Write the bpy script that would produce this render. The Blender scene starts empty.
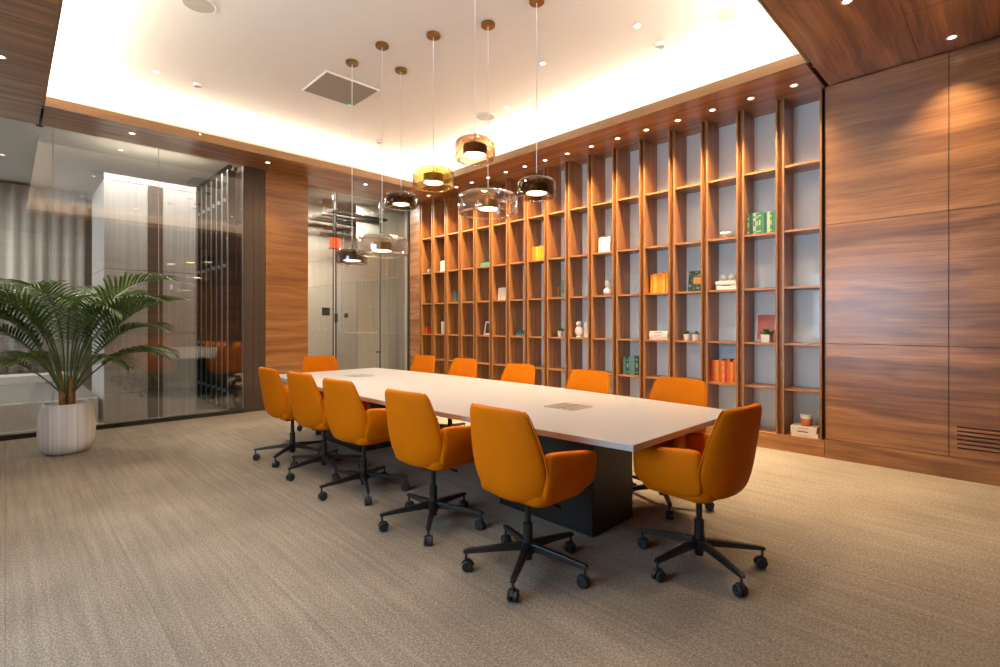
import bpy, bmesh, math, random
from mathutils import Vector, Matrix
R = math.radians
random.seed(7)
SC = bpy.context.scene
COL = SC.collection
# ------------------------------------------------------------------ camera, world, lights, exposure
H = 1.35
cd = bpy.data.cameras.new('camera'); cam = bpy.data.objects.new('camera', cd); COL.objects.link(cam)
cd.sensor_width = 36; cd.lens = 505 / 1000 * 36; cd.shift_y = -10.5 / 1000; cd.clip_start = .05
cam.location = (0, 0, H); cam.rotation_euler = (R(90), 0, -math.atan2(.6997, .7145))
SC.camera = cam
SC.view_settings.view_transform = 'Standard'; SC.view_settings.look = 'None'
SC.view_settings.gamma = 1; SC.view_settings.use_curve_mapping = False
SC.view_settings.exposure = 0.8
SC.render.film_transparent = False
SC.cycles.max_bounces = 8; SC.cycles.diffuse_bounces = 4; SC.cycles.transparent_max_bounces = 24
SC.cycles.sample_clamp_indirect = 4; SC.cycles.use_denoising = True
SC.cycles.caustics_reflective = False; SC.cycles.caustics_refractive = False
W = bpy.data.worlds.new('world'); SC.world = W; W.use_nodes = True
W.node_tree.nodes['Background'].inputs[0].default_value = (.55, .75, 1, 1)
W.node_tree.nodes['Background'].inputs[1].default_value = 12

COVE_W = 11          # W per metre of cove strip
SHELF_W = 74
CEIL_W = 44
WARM = (1, .83, .62); COVE = (1, .87, .71); SPOTC = (1, .72, .42)

def area(name, loc, size, power, color, rot=(0, 0, 0), spread=180, parent=None, shape='RECTANGLE'):
    l = bpy.data.lights.new(name, 'AREA'); l.shape = shape; l.size = size[0]; l.size_y = size[1]
    l.energy = power; l.color = color; l.spread = R(spread)
    o = bpy.data.objects.new(name, l); COL.objects.link(o); o.location = loc; o.rotation_euler = rot
    if parent: o.parent = parent
    return o
def spot(name, loc, power, color, ang=70, blend=.6, parent=None, rad=.03, rot=(0, 0, 0)):
    l = bpy.data.lights.new(name, 'SPOT'); l.energy = power; l.color = color; l.spot_size = R(ang); l.spot_blend = blend
    l.shadow_soft_size = rad
    o = bpy.data.objects.new(name, l); COL.objects.link(o); o.location = loc; o.rotation_euler = rot
    if parent: o.parent = parent
    return o
# coffer opening and the cove strips that light the upper ceiling
CX0, CX1, CY0, CY1 = .305, 5.2, 1.33, 7.40
ZS, ZC = 3.72, 4.05
ccx, ccy = (CX0 + CX1) / 2, (CY0 + CY1) / 2
LX, LY = CX1 - CX0, CY1 - CY0
# the strips have two optics: one washes the ceiling beside the cove, one throws across it
for tilt, spread, wpm, zc in ((30, 180, COVE_W, 3.825),):
    area('cove_light', (CX0 - .075, ccy, zc), (.03, LY), wpm * LY, COVE, (R(180), R(tilt), 0), spread)
    area('cove_light', (CX1 + .075, ccy, zc), (.03, LY), wpm * LY, COVE, (R(180), R(-tilt), 0), spread)
    area('cove_light', (ccx, CY0 - .075, zc), (LX, .03), wpm * LX, COVE, (R(180 - tilt), 0, 0), spread)
    area('cove_light', (ccx, CY1 + .075, zc), (LX, .03), wpm * LX, COVE, (R(180 + tilt), 0, 0), spread)
# cove light of the neighbouring room, over its back wall
area('cove_light', (1.5, 8.72, 3.31), (1.05, .05), 5, COVE, (R(180), 0, 0))
area('added_fill_light', (1.3, 8.32, 3.80), (2.2, .12), 52, (1, .93, .84), (0, 0, 0))  # unseen fill light, added to brighten the front of the slab wall
area('added_fill_light', (-2.0, 11.0, 3.70), (1.4, 1.0), 120, (1, .93, .84), (0, 0, 0))  # fill added to lift the room by the curtain, no fixture there
area('added_fill_light', (4.4, 9.3, 3.80), (1.6, .3), 120, (1, .93, .80), (0, 0, 0))  # added fill that brightens the lobby behind the glass door

# ------------------------------------------------------------------ materials
def nm(name):
    m = bpy.data.materials.new(name); m.use_nodes = True
    n = m.node_tree.nodes; l = m.node_tree.links; b = n['Principled BSDF']
    return m, n, l, b
def plain(name, col, rough=.5, metal=0, var=.04, scale=12, bump=0, coat=0, spec=.5, emit=None):
    m, n, l, b = nm(name)
    b.inputs['Roughness'].default_value = rough; b.inputs['Metallic'].default_value = metal
    b.inputs['Specular IOR Level'].default_value = spec; b.inputs['Coat Weight'].default_value = coat
    tc = n.new('ShaderNodeTexCoord'); nz = n.new('ShaderNodeTexNoise'); nz.inputs['Scale'].default_value = scale
    nz.inputs['Detail'].default_value = 4
    l.new(tc.outputs['Object'], nz.inputs['Vector'])
    rp = n.new('ShaderNodeValToRGB')
    rp.color_ramp.elements[0].position = .3; rp.color_ramp.elements[1].position = .7
    rp.color_ramp.elements[0].color = tuple(c * (1 - var) for c in col) + (1,)
    rp.color_ramp.elements[1].color = tuple(min(1, c * (1 + var)) for c in col) + (1,)
    l.new(nz.outputs['Fac'], rp.inputs['Fac']); l.new(rp.outputs['Color'], b.inputs['Base Color'])
    if bump:
        bp = n.new('ShaderNodeBump'); bp.inputs['Strength'].default_value = bump; bp.inputs['Distance'].default_value = .002
        l.new(nz.outputs['Fac'], bp.inputs['Height']); l.new(bp.outputs['Normal'], b.inputs['Normal'])
    if emit:
        b.inputs['Emission Color'].default_value = emit[0] + (1,); b.inputs['Emission Strength'].default_value = emit[1]
    return m
def wood(name, cols, axis='Y', rough=.36, s=1.0, coat=.6):
    """veneer with the grain running along the given axis (world axes)"""
    m, n, l, b = nm(name)
    tc = n.new('ShaderNodeTexCoord')
    long_, cross = .55 * s, 11 * s
    sc = {'X': (long_, cross, cross), 'Y': (cross, long_, cross), 'Z': (cross, cross, long_ * .6)}[axis]
    # large slow figure bends the grain lines
    n0 = n.new('ShaderNodeTexNoise'); n0.inputs['Scale'].default_value = .9; n0.inputs['Detail'].default_value = 2
    l.new(tc.outputs['Object'], n0.inputs['Vector'])
    ma = n.new('ShaderNodeVectorMath'); ma.operation = 'MULTIPLY_ADD'
    ma.inputs[1].default_value = (.22, .22, .22)
    l.new(n0.outputs['Color'], ma.inputs[0]); l.new(tc.outputs['Object'], ma.inputs[2])
    mp = n.new('ShaderNodeMapping'); mp.inputs['Scale'].default_value = sc; l.new(ma.outputs[0], mp.inputs['Vector'])
    n1 = n.new('ShaderNodeTexNoise'); n1.inputs['Scale'].default_value = .8; n1.inputs['Detail'].default_value = 5
    n1.inputs['Distortion'].default_value = .5; l.new(mp.outputs[0], n1.inputs['Vector'])
    mp2 = n.new('ShaderNodeMapping'); mp2.inputs['Scale'].default_value = tuple(v * 5 if v > 5 else v * 2.4 for v in sc)
    l.new(tc.outputs['Object'], mp2.inputs['Vector'])
    n2 = n.new('ShaderNodeTexNoise'); n2.inputs['Scale'].default_value = 1.2; n2.inputs['Detail'].default_value = 5
    n2.inputs['Roughness'].default_value = .65; l.new(mp2.outputs[0], n2.inputs['Vector'])
    mx = n.new('ShaderNodeMix'); mx.inputs['Factor'].default_value = .38
    l.new(n1.outputs['Fac'], mx.inputs['A']); l.new(n2.outputs['Fac'], mx.inputs['B'])
    rp = n.new('ShaderNodeValToRGB'); cr = rp.color_ramp
    ps = (.30, .43, .53, .66)
    cr.elements[0].position = ps[0]; cr.elements[0].color = cols[0] + (1,)
    cr.elements[1].position = ps[3]; cr.elements[1].color = cols[3] + (1,)
    for p, c in ((ps[1], cols[1]), (ps[2], cols[2])):
        e = cr.elements.new(p); e.color = c + (1,)
    l.new(mx.outputs['Result'], rp.inputs['Fac']); l.new(rp.outputs['Color'], b.inputs['Base Color'])
    b.inputs['Roughness'].default_value = rough; b.inputs['Coat Weight'].default_value = coat; b.inputs['Coat Roughness'].default_value = .25
    bp = n.new('ShaderNodeBump'); bp.inputs['Strength'].default_value = .06; bp.inputs['Distance'].default_value = .002
    l.new(n2.outputs['Fac'], bp.inputs['Height']); l.new(bp.outputs['Normal'], b.inputs['Normal'])
    return m
def emis(name, col, s):
    m = bpy.data.materials.new(name); m.use_nodes = True; n = m.node_tree.nodes; n.clear()
    e = n.new('ShaderNodeEmission'); e.inputs[0].default_value = col + (1,); e.inputs[1].default_value = s
    o = n.new('ShaderNodeOutputMaterial'); m.node_tree.links.new(e.outputs[0], o.inputs[0]); return m
def pane(name, tint, base=.06, rough=0.0, gain=1.0, power=5):
    m = bpy.data.materials.new(name); m.use_nodes = True; n = m.node_tree.nodes; l = m.node_tree.links; n.clear()
    tr = n.new('ShaderNodeBsdfTransparent'); tr.inputs[0].default_value = tint + (1,)
    gl = n.new('ShaderNodeBsdfGlossy'); gl.inputs['Roughness'].default_value = rough; gl.inputs['Color'].default_value = (1, 1, 1, 1)
    lw = n.new('ShaderNodeLayerWeight'); lw.inputs['Blend'].default_value = .5
    pw = n.new('ShaderNodeMath'); pw.operation = 'POWER'; pw.inputs[1].default_value = power; l.new(lw.outputs['Facing'], pw.inputs[0])
    md = n.new('ShaderNodeMath'); md.operation = 'MULTIPLY_ADD'; md.inputs[1].default_value = gain * (1 - base); md.inputs[2].default_value = base
    md.use_clamp = True; l.new(pw.outputs[0], md.inputs[0])
    mx = n.new('ShaderNodeMixShader'); l.new(md.outputs[0], mx.inputs[0]); l.new(tr.outputs[0], mx.inputs[1]); l.new(gl.outputs[0], mx.inputs[2])
    o = n.new('ShaderNodeOutputMaterial'); l.new(mx.outputs[0], o.inputs[0]); return m

WC = ((.10, .041, .017), (.21, .088, .033), (.33, .145, .055), (.50, .245, .10))
M = {}
M['wood_y'] = wood('walnut_grain_y', WC, 'Y')
M['wood_x'] = wood('walnut_grain_x', WC, 'X')
M['wood_z'] = wood('walnut_grain_z', ((.16, .062, .016), (.25, .10, .026), (.34, .145, .040), (.44, .20, .065)), 'Z', rough=.45)
WO = ((.15, .060, .018), (.26, .105, .030), (.38, .165, .050), (.52, .25, .085))
M['wood_pier'] = wood('amber_walnut', WO, 'X', rough=.36)
WF = ((.17, .080, .026), (.21, .10, .034), (.25, .125, .042), (.30, .155, .06))
M['fascia_x'] = wood('fascia_oak_x', WF, 'X', s=.7)
M['fascia_y'] = wood('fascia_oak_y', WF, 'Y', s=.7)
M['shelf_wood'] = wood('shelf_walnut', WO, 'Y', rough=.4)
M['gap'] = plain('dark_gap', (.012, .008, .006), .8)
M['white'] = plain('ceiling_paint', (.84, .78, .71), .9, var=.01, spec=.1)
M['fabric_panel'] = plain('pale_linen_panel', (.78, .89, .91), .45, var=.03, scale=60, coat=.35)
M['bronze'] = plain('bronze_panel', (.085, .062, .045), .42, metal=.35, var=.05)
M['dark_metal'] = plain('dark_metal', (.03, .026, .023), .55, metal=0, spec=.2)
M['steel'] = plain('brushed_steel', (.62, .60, .56), .28, metal=1)
M['pale_metal'] = plain('pale_metal', (.40, .41, .41), .4, metal=.4)
M['brass'] = plain('brass', (.36, .21, .07), .3, metal=1)
M['brass_dark'] = plain('dark_brass', (.20, .12, .05), .35, metal=1)
M['cable'] = plain('white_cable', (.85, .82, .78), .5)
M['led'] = emis('led_disc', (1, .87, .66), 7)
M['led_small'] = emis('downlight_led', (1, .84, .62), 5)
M['glass'] = pane('wall_glass', (.94, .95, .94), base=.12, gain=1.0, power=3.5)
M['g_clear'] = pane('clear_glass', (.985, .97, .955), base=.10, gain=.9, power=2.6)
M['g_smoke'] = pane('smoked_glass', (.66, .60, .54), base=.07, gain=.8, power=3)
M['g_bronze'] = pane('bronze_glass', (.85, .73, .60), base=.08, gain=.9, power=3)
M['g_amber'] = pane('amber_glass', (.98, .92, .66), base=.07, gain=.8, power=3)
M['leather'] = plain('orange_upholstery', (.56, .140, .0006), .58, var=.03, scale=9, bump=.05, spec=.06)
M['black'] = plain('black_metal', (.012, .011, .010), .35, spec=.4)
M['rubber'] = plain('black_rubber', (.015, .014, .014), .5)
M['table'] = plain('table_laminate', (.43, .41, .40), .32, var=.01, spec=.4)
M['table_edge'] = plain('table_edge_band', (.60, .55, .50), .4)
M['pedestal'] = plain('black_pedestal', (.010, .008, .007), .45)
M['port'] = plain('grey_metal_port', (.30, .27, .23), .4, metal=.6)
M['slab'] = None
M['stone_floor'] = plain('grey_stone_floor', (.34, .31, .28), .3, var=.08, scale=2)
M['white_box'] = plain('white_paint', (.62, .58, .55), .7)
M['grey_wall'] = plain('grey_plaster', (.50, .48, .42), .8, var=.03)
M['speaker'] = plain('speaker_grille', (.52, .48, .39), .9, spec=0)
M['grille'] = plain('grey_mesh', (.34, .30, .26), .9, spec=0, var=.06, scale=150)
M['green_led'] = emis('green_led', (.05, .9, .35), 1.2)
M['plate'] = plain('black_plate', (.02, .018, .015), .4)
M['soil'] = plain('potting_soil', (.06, .04, .025), .9, scale=60, var=.4)
M['stalk'] = plain('palm_stalk', (.10, .15, .035), .5, var=.2)
M['bark'] = plain('orange_brown_stem', (.42, .21, .06), .6, var=.3, scale=30)
M['paper'] = plain('paper_pages', (.78, .73, .65), .8)
M['wh_cover'] = plain('white_cover', (.80, .76, .70), .5)
M['ceramic'] = plain('white_ceramic', (.82, .80, .77), .35)
M['terracotta'] = plain('terracotta', (.62, .17, .05), .5)
M['leaf_small'] = plain('succulent_green', (.05, .12, .03), .5, var=.4, scale=40)
def leafmat():
    m, n, l, b = nm('palm_leaf')
    tc = n.new('ShaderNodeTexCoord'); nz = n.new('ShaderNodeTexNoise'); nz.inputs['Scale'].default_value = 5
    l.new(tc.outputs['Object'], nz.inputs['Vector'])
    rp = n.new('ShaderNodeValToRGB'); rp.color_ramp.elements[0].color = (.030, .075, .012, 1); rp.color_ramp.elements[1].color = (.15, .21, .05, 1)
    rp.color_ramp.elements[0].position = .35; rp.color_ramp.elements[1].position = .7
    l.new(nz.outputs['Fac'], rp.inputs['Fac']); l.new(rp.outputs['Color'], b.inputs['Base Color'])
    b.inputs['Roughness'].default_value = .32
    t = n.new('ShaderNodeBsdfTranslucent'); l.new(rp.outputs['Color'], t.inputs[0])
    mx = n.new('ShaderNodeMixShader'); mx.inputs[0].default_value = .25
    o = n['Material Output']; l.new(b.outputs[0], mx.inputs[1]); l.new(t.outputs[0], mx.inputs[2]); l.new(mx.outputs[0], o.inputs[0])
    return m
M['leaf'] = leafmat()
def carpetmat():
    m, n, l, b = nm('woven_carpet')
    tc = n.new('ShaderNodeTexCoord')
    def noise(sc, det=3, mapsc=None):
        z = n.new('ShaderNodeTexNoise'); z.inputs['Scale'].default_value = sc; z.inputs['Detail'].default_value = det
        if mapsc:
            mp = n.new('ShaderNodeMapping'); mp.inputs['Scale'].default_value = mapsc; l.new(tc.outputs['Object'], mp.inputs['Vector']); l.new(mp.outputs[0], z.inputs['Vector'])
        else: l.new(tc.outputs['Object'], z.inputs['Vector'])
        return z
    a = noise(110, 2); st = noise(1.0, 4, (30, 1.1, 1)); st2 = noise(1, 3, (150, 60, 1)); big = noise(1.3, 3)
    def mix(f, x, y):
        k = n.new('ShaderNodeMix'); k.inputs['Factor'].default_value = f; l.new(x, k.inputs['A']); l.new(y, k.inputs['B']); return k.outputs['Result']
    v = mix(.70, st.outputs['Fac'], a.outputs['Fac']); v = mix(.35, v, st2.outputs['Fac']); v = mix(.18, v, big.outputs['Fac'])
    rp = n.new('ShaderNodeValToRGB'); cr = rp.color_ramp
    cr.elements[0].position = .33; cr.elements[0].color = (.095, .079, .062, 1); cr.elements[1].position = .66; cr.elements[1].color = (.44, .375, .30, 1)
    e = cr.elements.new(.5); e.color = (.245, .206, .160, 1)
    l.new(v, rp.inputs['Fac'])
    # faint joints between carpet tiles
    sp = n.new('ShaderNodeSeparateXYZ'); l.new(tc.outputs['Object'], sp.inputs[0])
    md = n.new('ShaderNodeMath'); md.operation = 'PINGPONG'; md.inputs[1].default_value = .25; l.new(sp.outputs[0], md.inputs[0])
    lt = n.new('ShaderNodeMath'); lt.operation = 'LESS_THAN'; lt.inputs[1].default_value = .0022; l.new(md.outputs[0], lt.inputs[0])
    ms = n.new('ShaderNodeMath'); ms.operation = 'MULTIPLY'; ms.inputs[1].default_value = .35; l.new(lt.outputs[0], ms.inputs[0])
    dk = n.new('ShaderNodeMix'); dk.data_type = 'RGBA'; l.new(ms.outputs[0], dk.inputs['Factor']); l.new(rp.outputs['Color'], dk.inputs['A']); dk.inputs['B'].default_value = (.08, .065, .05, 1)
    l.new(dk.outputs['Result'], b.inputs['Base Color'])
    b.inputs['Roughness'].default_value = .95; b.inputs['Specular IOR Level'].default_value = .1
    bp = n.new('ShaderNodeBump'); bp.inputs['Strength'].default_value = .5; bp.inputs['Distance'].default_value = .004
    l.new(v, bp.inputs['Height']); l.new(bp.outputs['Normal'], b.inputs['Normal'])
    return m
M['carpet'] = carpetmat()
def striped(name, c0, c1, scale, axis=0, rough=.7):
    m, n, l, b = nm(name)
    tc = n.new('ShaderNodeTexCoord'); mp = n.new('ShaderNodeMapping')
    s = [.6, .6, .6]; s[axis] = scale; mp.inputs['Scale'].default_value = s
    l.new(tc.outputs['Object'], mp.inputs['Vector'])
    nz = n.new('ShaderNodeTexNoise'); nz.inputs['Scale'].default_value = 1; nz.inputs['Detail'].default_value = 4; l.new(mp.outputs[0], nz.inputs['Vector'])
    rp = n.new('ShaderNodeValToRGB'); rp.color_ramp.elements[0].position = .36; rp.color_ramp.elements[1].position = .64
    rp.color_ramp.elements[0].color = c0 + (1,); rp.color_ramp.elements[1].color = c1 + (1,)
    l.new(nz.outputs['Fac'], rp.inputs['Fac']); l.new(rp.outputs['Color'], b.inputs['Base Color']); b.inputs['Roughness'].default_value = rough
    return m
M['curtain'] = striped('grey_curtain', (.38, .36, .33), (.48, .45, .41), 14)
M['slab'] = striped('veined_slab', (.34, .33, .32), (.42, .405, .39), 22, rough=.5)
M['pot'] = striped('ribbed_white_pot', (.62, .58, .54), (.82, .79, .75), 34, rough=.6)
M['redpic'] = striped('pink_print', (.62, .16, .14), (.80, .45, .42), 60)
M['frame_white'] = plain('white_frame', (.82, .80, .78), .6, spec=.05)

# ------------------------------------------------------------------ mesh helpers
def tag(o, label=None, cat=None, group=None, kind=None):
    if label: o['label'] = label
    if cat: o['category'] = cat
    if group: o['group'] = group
    if kind: o['kind'] = kind
    return o
def link(name, bm, mats, parent=None, smooth=False, loc=None, bevel=0, subd=0, auto=None):
    me = bpy.data.meshes.new(name); bmesh.ops.recalc_face_normals(bm, faces=bm.faces); bm.to_mesh(me); bm.free()
    for m in (mats if isinstance(mats, (list, tuple)) else [mats]): me.materials.append(m)
    if smooth:
        for p in me.polygons: p.use_smooth = True
        if auto: me.set_sharp_from_angle(angle=R(auto))
    o = bpy.data.objects.new(name, me); COL.objects.link(o)
    if parent: o.parent = parent
    if loc: o.location = loc
    if bevel:
        b = o.modifiers.new('bevel', 'BEVEL'); b.width = bevel; b.segments = 2; b.limit_method = 'ANGLE'; b.angle_limit = R(50)
    if subd:
        s = o.modifiers.new('subsurf', 'SUBSURF'); s.levels = subd; s.render_levels = subd
    return o
def empty(name, loc=(0, 0, 0), rz=0, **k):
    o = bpy.data.objects.new(name, None); COL.objects.link(o); o.location = loc; o.rotation_euler = (0, 0, rz)
    o.empty_display_size = .1
    tag(o, **k); return o
def box(bm, x0, x1, y0, y1, z0, z1, mi=0):
    vs = [bm.verts.new((x, y, z)) for x in (x0, x1) for y in (y0, y1) for z in (z0, z1)]
    for q in ((0, 1, 3, 2), (4, 6, 7, 5), (0, 4, 5, 1), (2, 3, 7, 6), (0, 2, 6, 4), (1, 5, 7, 3)):
        bm.faces.new([vs[i] for i in q]).material_index = mi
    return vs
def B(*a):
    bm = bmesh.new(); box(bm, *a); return bm
def Bs(lst):
    bm = bmesh.new()
    for a in lst: box(bm, *a)
    return bm
def lathe(bm, prof, n=32, c=(0, 0, 0), mi=0, closed=False):
    """prof: list of (r, z); r=0 ends make a pole"""
    rings = []
    for r, z in prof:
        if r < 1e-6: rings.append([bm.verts.new((c[0], c[1], c[2] + z))])
        else: rings.append([bm.verts.new((c[0] + r * math.cos(2 * math.pi * i / n), c[1] + r * math.sin(2 * math.pi * i / n), c[2] + z)) for i in range(n)])
    pairs = list(zip(rings, rings[1:])) + ([(rings[-1], rings[0])] if closed else [])
    for a, b in pairs:
        for i in range(n):
            j = (i + 1) % n
            if len(a) == 1 and len(b) == 1: continue
            if len(a) == 1: f = bm.faces.new((a[0], b[i], b[j]))
            elif len(b) == 1: f = bm.faces.new((a[i], a[j], b[0]))
            else: f = bm.faces.new((a[i], a[j], b[j], b[i]))
            f.material_index = mi
    return bm
def loft(bm, rings, cap=True, mi=0):
    vr = [[bm.verts.new(p) for p in r] for r in rings]
    n = len(vr[0])
    for a, b in zip(vr, vr[1:]):
        for i in range(n):
            j = (i + 1) % n; bm.faces.new((a[i], a[j], b[j], b[i])).material_index = mi
    if cap:
        bm.faces.new(list(reversed(vr[0]))).material_index = mi; bm.faces.new(vr[-1]).material_index = mi
    return bm
def tube(bm, pts, rad, n=10, mi=0):
    pts = [Vector(p) for p in pts]; rings = []
    rad = rad if isinstance(rad, (list, tuple)) else [rad] * len(pts)
    for i, p in enumerate(pts):
        d = (pts[min(i + 1, len(pts) - 1)] - pts[max(i - 1, 0)]).normalized()
        u = d.cross(Vector((0, 0, 1)) if abs(d.z) < .95 else Vector((1, 0, 0))).normalized(); v = d.cross(u)
        rings.append([p + (u * math.cos(2 * math.pi * k / n) + v * math.sin(2 * math.pi * k / n)) * rad[i] for k in range(n)])
    return loft(bm, rings, mi=mi)
def ordn(i): return ['first', 'second', 'third', 'fourth', 'fifth', 'sixth', 'seventh', 'eighth', 'ninth', 'tenth', 'eleventh', 'twelfth', 'thirteenth', 'fourteenth', 'fifteenth', 'sixteenth', 'seventeenth'][i]
def copy_tree(o, parent=None):
    c = o.copy(); COL.objects.link(c); c.parent = parent
    for ch in list(o.children): copy_tree(ch, c)
    return c
FS = {'kind': 'structure'}
def struct(name, bm, m, parent=None, **k):
    o = link(name, bm, m, parent, **k)
    if parent is None: o['kind'] = 'structure'
    return o

# ------------------------------------------------------------------ the room
XW, XE, YS, YA, YG = -1.6, 5.87, -1.8, 8.13, 8.64
struct('floor', B(XW - .1, 6.4, YS - .1, YG, -.08, 0), M['carpet'])
struct('floor', B(-6, 6.4, YG + .001, 13.2, -.08, 0), M['stone_floor'])
struct('floor', B(-6, XW - .101, YA + .06, YG, -.08, 0), M['stone_floor'])
# upper ceiling over the coffer and the soffits around it
cv = .24
struct('ceiling', Bs([(CX0 - cv, CX1 + cv, CY0 - cv, CY1 + cv, ZC, ZC + .05),
                      (CX0 - cv - .03, CX0 - cv, CY0 - cv, CY1 + cv, 3.77, ZC), (CX1 + cv, CX1 + cv + .03, CY0 - cv, CY1 + cv, 3.77, ZC),
                      (CX0 - cv - .03, CX1 + cv + .03, CY0 - cv - .03, CY0 - cv, 3.77, ZC), (CX0 - cv - .03, CX1 + cv + .03, CY1 + cv, CY1 + cv + .03, 3.77, ZC)]), M['white'])
g = .004
struct('trim_1', Bs([(CX0 + g, 2.6, CY1 + .023, YA + .04, ZS, ZS + .05), (2.6, CX1, CY1 + .023, YG - .0, ZS, ZS + .05)]), M['wood_x'])                 # soffit before the glass wall
struct('trim_2', Bs([(CX1 + .023, 6.22, CY0 + .012, CY1 - g, ZS, ZS + .05), (CX1 + .023, 6.22, CY1, YG, ZS, ZS + .05)]), M['wood_y'])
nb = []
struct('trim_3', Bs([(XW, CX0 - .023, CY0 - .026, YA + .04, ZS, ZS + .05)]), M['wood_x'])
# near soffit: veneer boards with open joints
yb = [YS, -.62, .62, CY0 - .004]
struct('trim_4', Bs([(XW, 4.94, YS, .60, ZS, ZS + .05), (4.948, 6.22, YS, .60, ZS, ZS + .05), (XW, 6.22, .603, CY0 - .027, ZS, ZS + .05)]), M['wood_x'])
struct('trim_5', B(XW - .1, 6.4, YS - .1, YG, ZC + .10, ZC + .15), M['gap'])
# lit fascia boards of the coffer
f = .022
struct('trim_6', B(CX0 - f, CX0, CY0 - f, CY1 + f, ZS - .002, 3.825), M['fascia_y'])
struct('trim_7', B(CX1, CX1 + f, CY0 - f, CY1 + f, ZS - .002, 3.825), M['fascia_y'])
struct('trim_8', Bs([(CX0 + .001, 1.80, CY1, CY1 + f, ZS - .002, 3.825), (1.806, CX1 - .001, CY1, CY1 + f, ZS - .002, 3.825)]), M['fascia_x'])
struct('trim_9', B(CX0 + .001, CX1 - .001, CY0 - f, CY0, ZS - .002, 3.825), M['fascia_x'])
# right wall: veneered panels in front of a dark backing
pz = [.188, 1.145, 2.33, ZS - .006]
ys = [1.331, .406, -.519, -1.444, YS]
pl = []
for a, b_ in zip(ys, ys[1:]):
    for z0, z1 in zip(pz, pz[1:]):
        if z0 == .188 and a == .406: 
            continue
        pl.append((XE, XE + .03, b_ + .004, a - .002, z0 + .003, z1 - .002))
# the panel with the air slots is built around them
a, b_ = .406, -.519; z0, z1 = .188, 1.145
sl = [.268 + .036 * i for i in range(6)]
pl += [(XE, XE + .03, .355, a - .002, z0, z1 - .002), (XE, XE + .03, b_ + .004, -.45, z0, z1 - .002)]
zz = z0
for s_ in sl:
    pl.append((XE, XE + .03, -.45, .355, zz, s_)); zz = s_ + .012
pl.append((XE, XE + .03, -.45, .355, zz, z1 - .002))
struct('wall_right', Bs(pl), M['wood_y'])
struct('wall_right', B(XE + .03, 6.4, YS, 1.338, 0, 4.1), M['gap'])
struct('baseboard_right', B(XE - .004, XE + .03, YS, 1.338, 0, .1855), M['wood_y'])
struct('wall_right', B(6.22, 6.4, 1.338, YG, 0, 4.1), M['grey_wall'])
struct('wall_near', B(XW - .1, 6.4, YS - .1, YS, 0, 4.1), M['wood_x'])
# left wall with a window that lets the daylight in
wy0, wy1, wz0, wz1 = 1.3, 3.5, .95, 2.6
struct('wall_left', Bs([(XW - .1, XW, YS, wy0, 0, 4.1), (XW - .1, XW, wy1, YA, 0, 4.1), (XW - .1, XW, wy0, wy1, wz1, 4.1), (XW - .1, XW, wy0, wy1, 0, wz0)]), M['white_box'])
wn = empty('window_3', (XW, 2, wz0), kind='structure')
def child(name, bm, m, parent, **k):
    """part built in world coordinates under a thing that has its own base point"""
    bmesh.ops.translate(bm, vec=-parent.location, verts=bm.verts)
    return link(name, bm, m, parent, **k)
child('window_frame', Bs([(XW - .08, XW - .03, wy0, wy0 + .05, wz0, wz1), (XW - .08, XW - .03, wy1 - .05, wy1, wz0, wz1), (XW - .08, XW - .03, wy0 + .05, wy1 - .05, wz0, wz0 + .05), (XW - .08, XW - .03, wy0 + .05, wy1 - .05, wz1 - .05, wz1)]), M['dark_metal'], wn)
child('glass_pane', B(XW - .06, XW - .05, wy0 + .05, wy1 - .05, wz0 + .05, wz1 - .05), M['glass'], wn)
po = area('daylight_portal', (XW - .12, (wy0 + wy1) / 2, (wz0 + wz1) / 2), (wz1 - wz0, wy1 - wy0), 0, (1, 1, 1), (0, R(-90), 0)); po.data.cycles.is_portal = True

# ---- far wall: pier in bronze metal, pier in amber veneer, glass on both sides
struct('wall_far', Bs([(2.566, 2.700, YA, YA + .55, 0, ZS), (2.704, 2.79, YA, YA + .55, 0, ZS), (2.794, 2.870, YA, YA + .55, 0, ZS)]), M['bronze'])
struct('wall_far', Bs([(2.879, 3.55, YA, YA + .55, .0, 1.52), (2.879, 3.55, YA, YA + .55, 1.523, 2.44), (2.879, 3.55, YA, YA + .55, 2.443, ZS - .004)]), M['wood_pier'])
w1 = empty('window_1', (.4, YA, 0), kind='structure')
for x0, x1 in ((XW, .406), (.414, 1.484), (1.492, 2.56)):
    child('glass_pane', B(x0, x1, YA + .02, YA + .032, .055, ZS), M['glass'], w1)
child('window_sill', Bs([(XW, 2.566, YA - .012, YA + .06, 0, .055)]), M['dark_metal'], w1)
child('joint', Bs([(x - .0035, x + .0035, YA + .017, YA + .035, .055, ZS) for x in (.41, 1.488, 2.558)]), M['pale_metal'], w1)
w2 = empty('window_2', (4.6, YG, 0), kind='structure')
for x0, x1 in ((3.55, 4.232), (5.212, 5.84)):
    child('glass_pane', B(x0, x1, YG, YG + .012, .03, ZS), M['glass'], w2)
child('window_frame', Bs([(4.236, 4.244, YG - .01, YG + .02, 0, ZS), (5.200, 5.209, YG - .01, YG + .02, 0, ZS), (5.85, 5.868, YG - .02, YG + .04, 0, ZS)]), M['dark_metal'], w2)
child('window_sill', Bs([(3.55, 4.23, YG - .01, YG + .03, 0, .03), (5.212, 5.87, YG - .01, YG + .03, 0, .03)]), M['dark_metal'], w2)
d1 = empty('door_1', (4.73, YG, 0), kind='structure')
child('glass_pane', B(4.30, 5.19, YG, YG + .012, .04, ZS - .02), M['glass'], d1)
child('door_frame', Bs([(4.284, 4.30, YG - .006, YG + .018, .01, ZS - .01), (4.30, 5.19, YG - .012, YG + .022, .01, .04)]), M['dark_metal'], d1)
bm = bmesh.new()
hy = YG - .07
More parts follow.
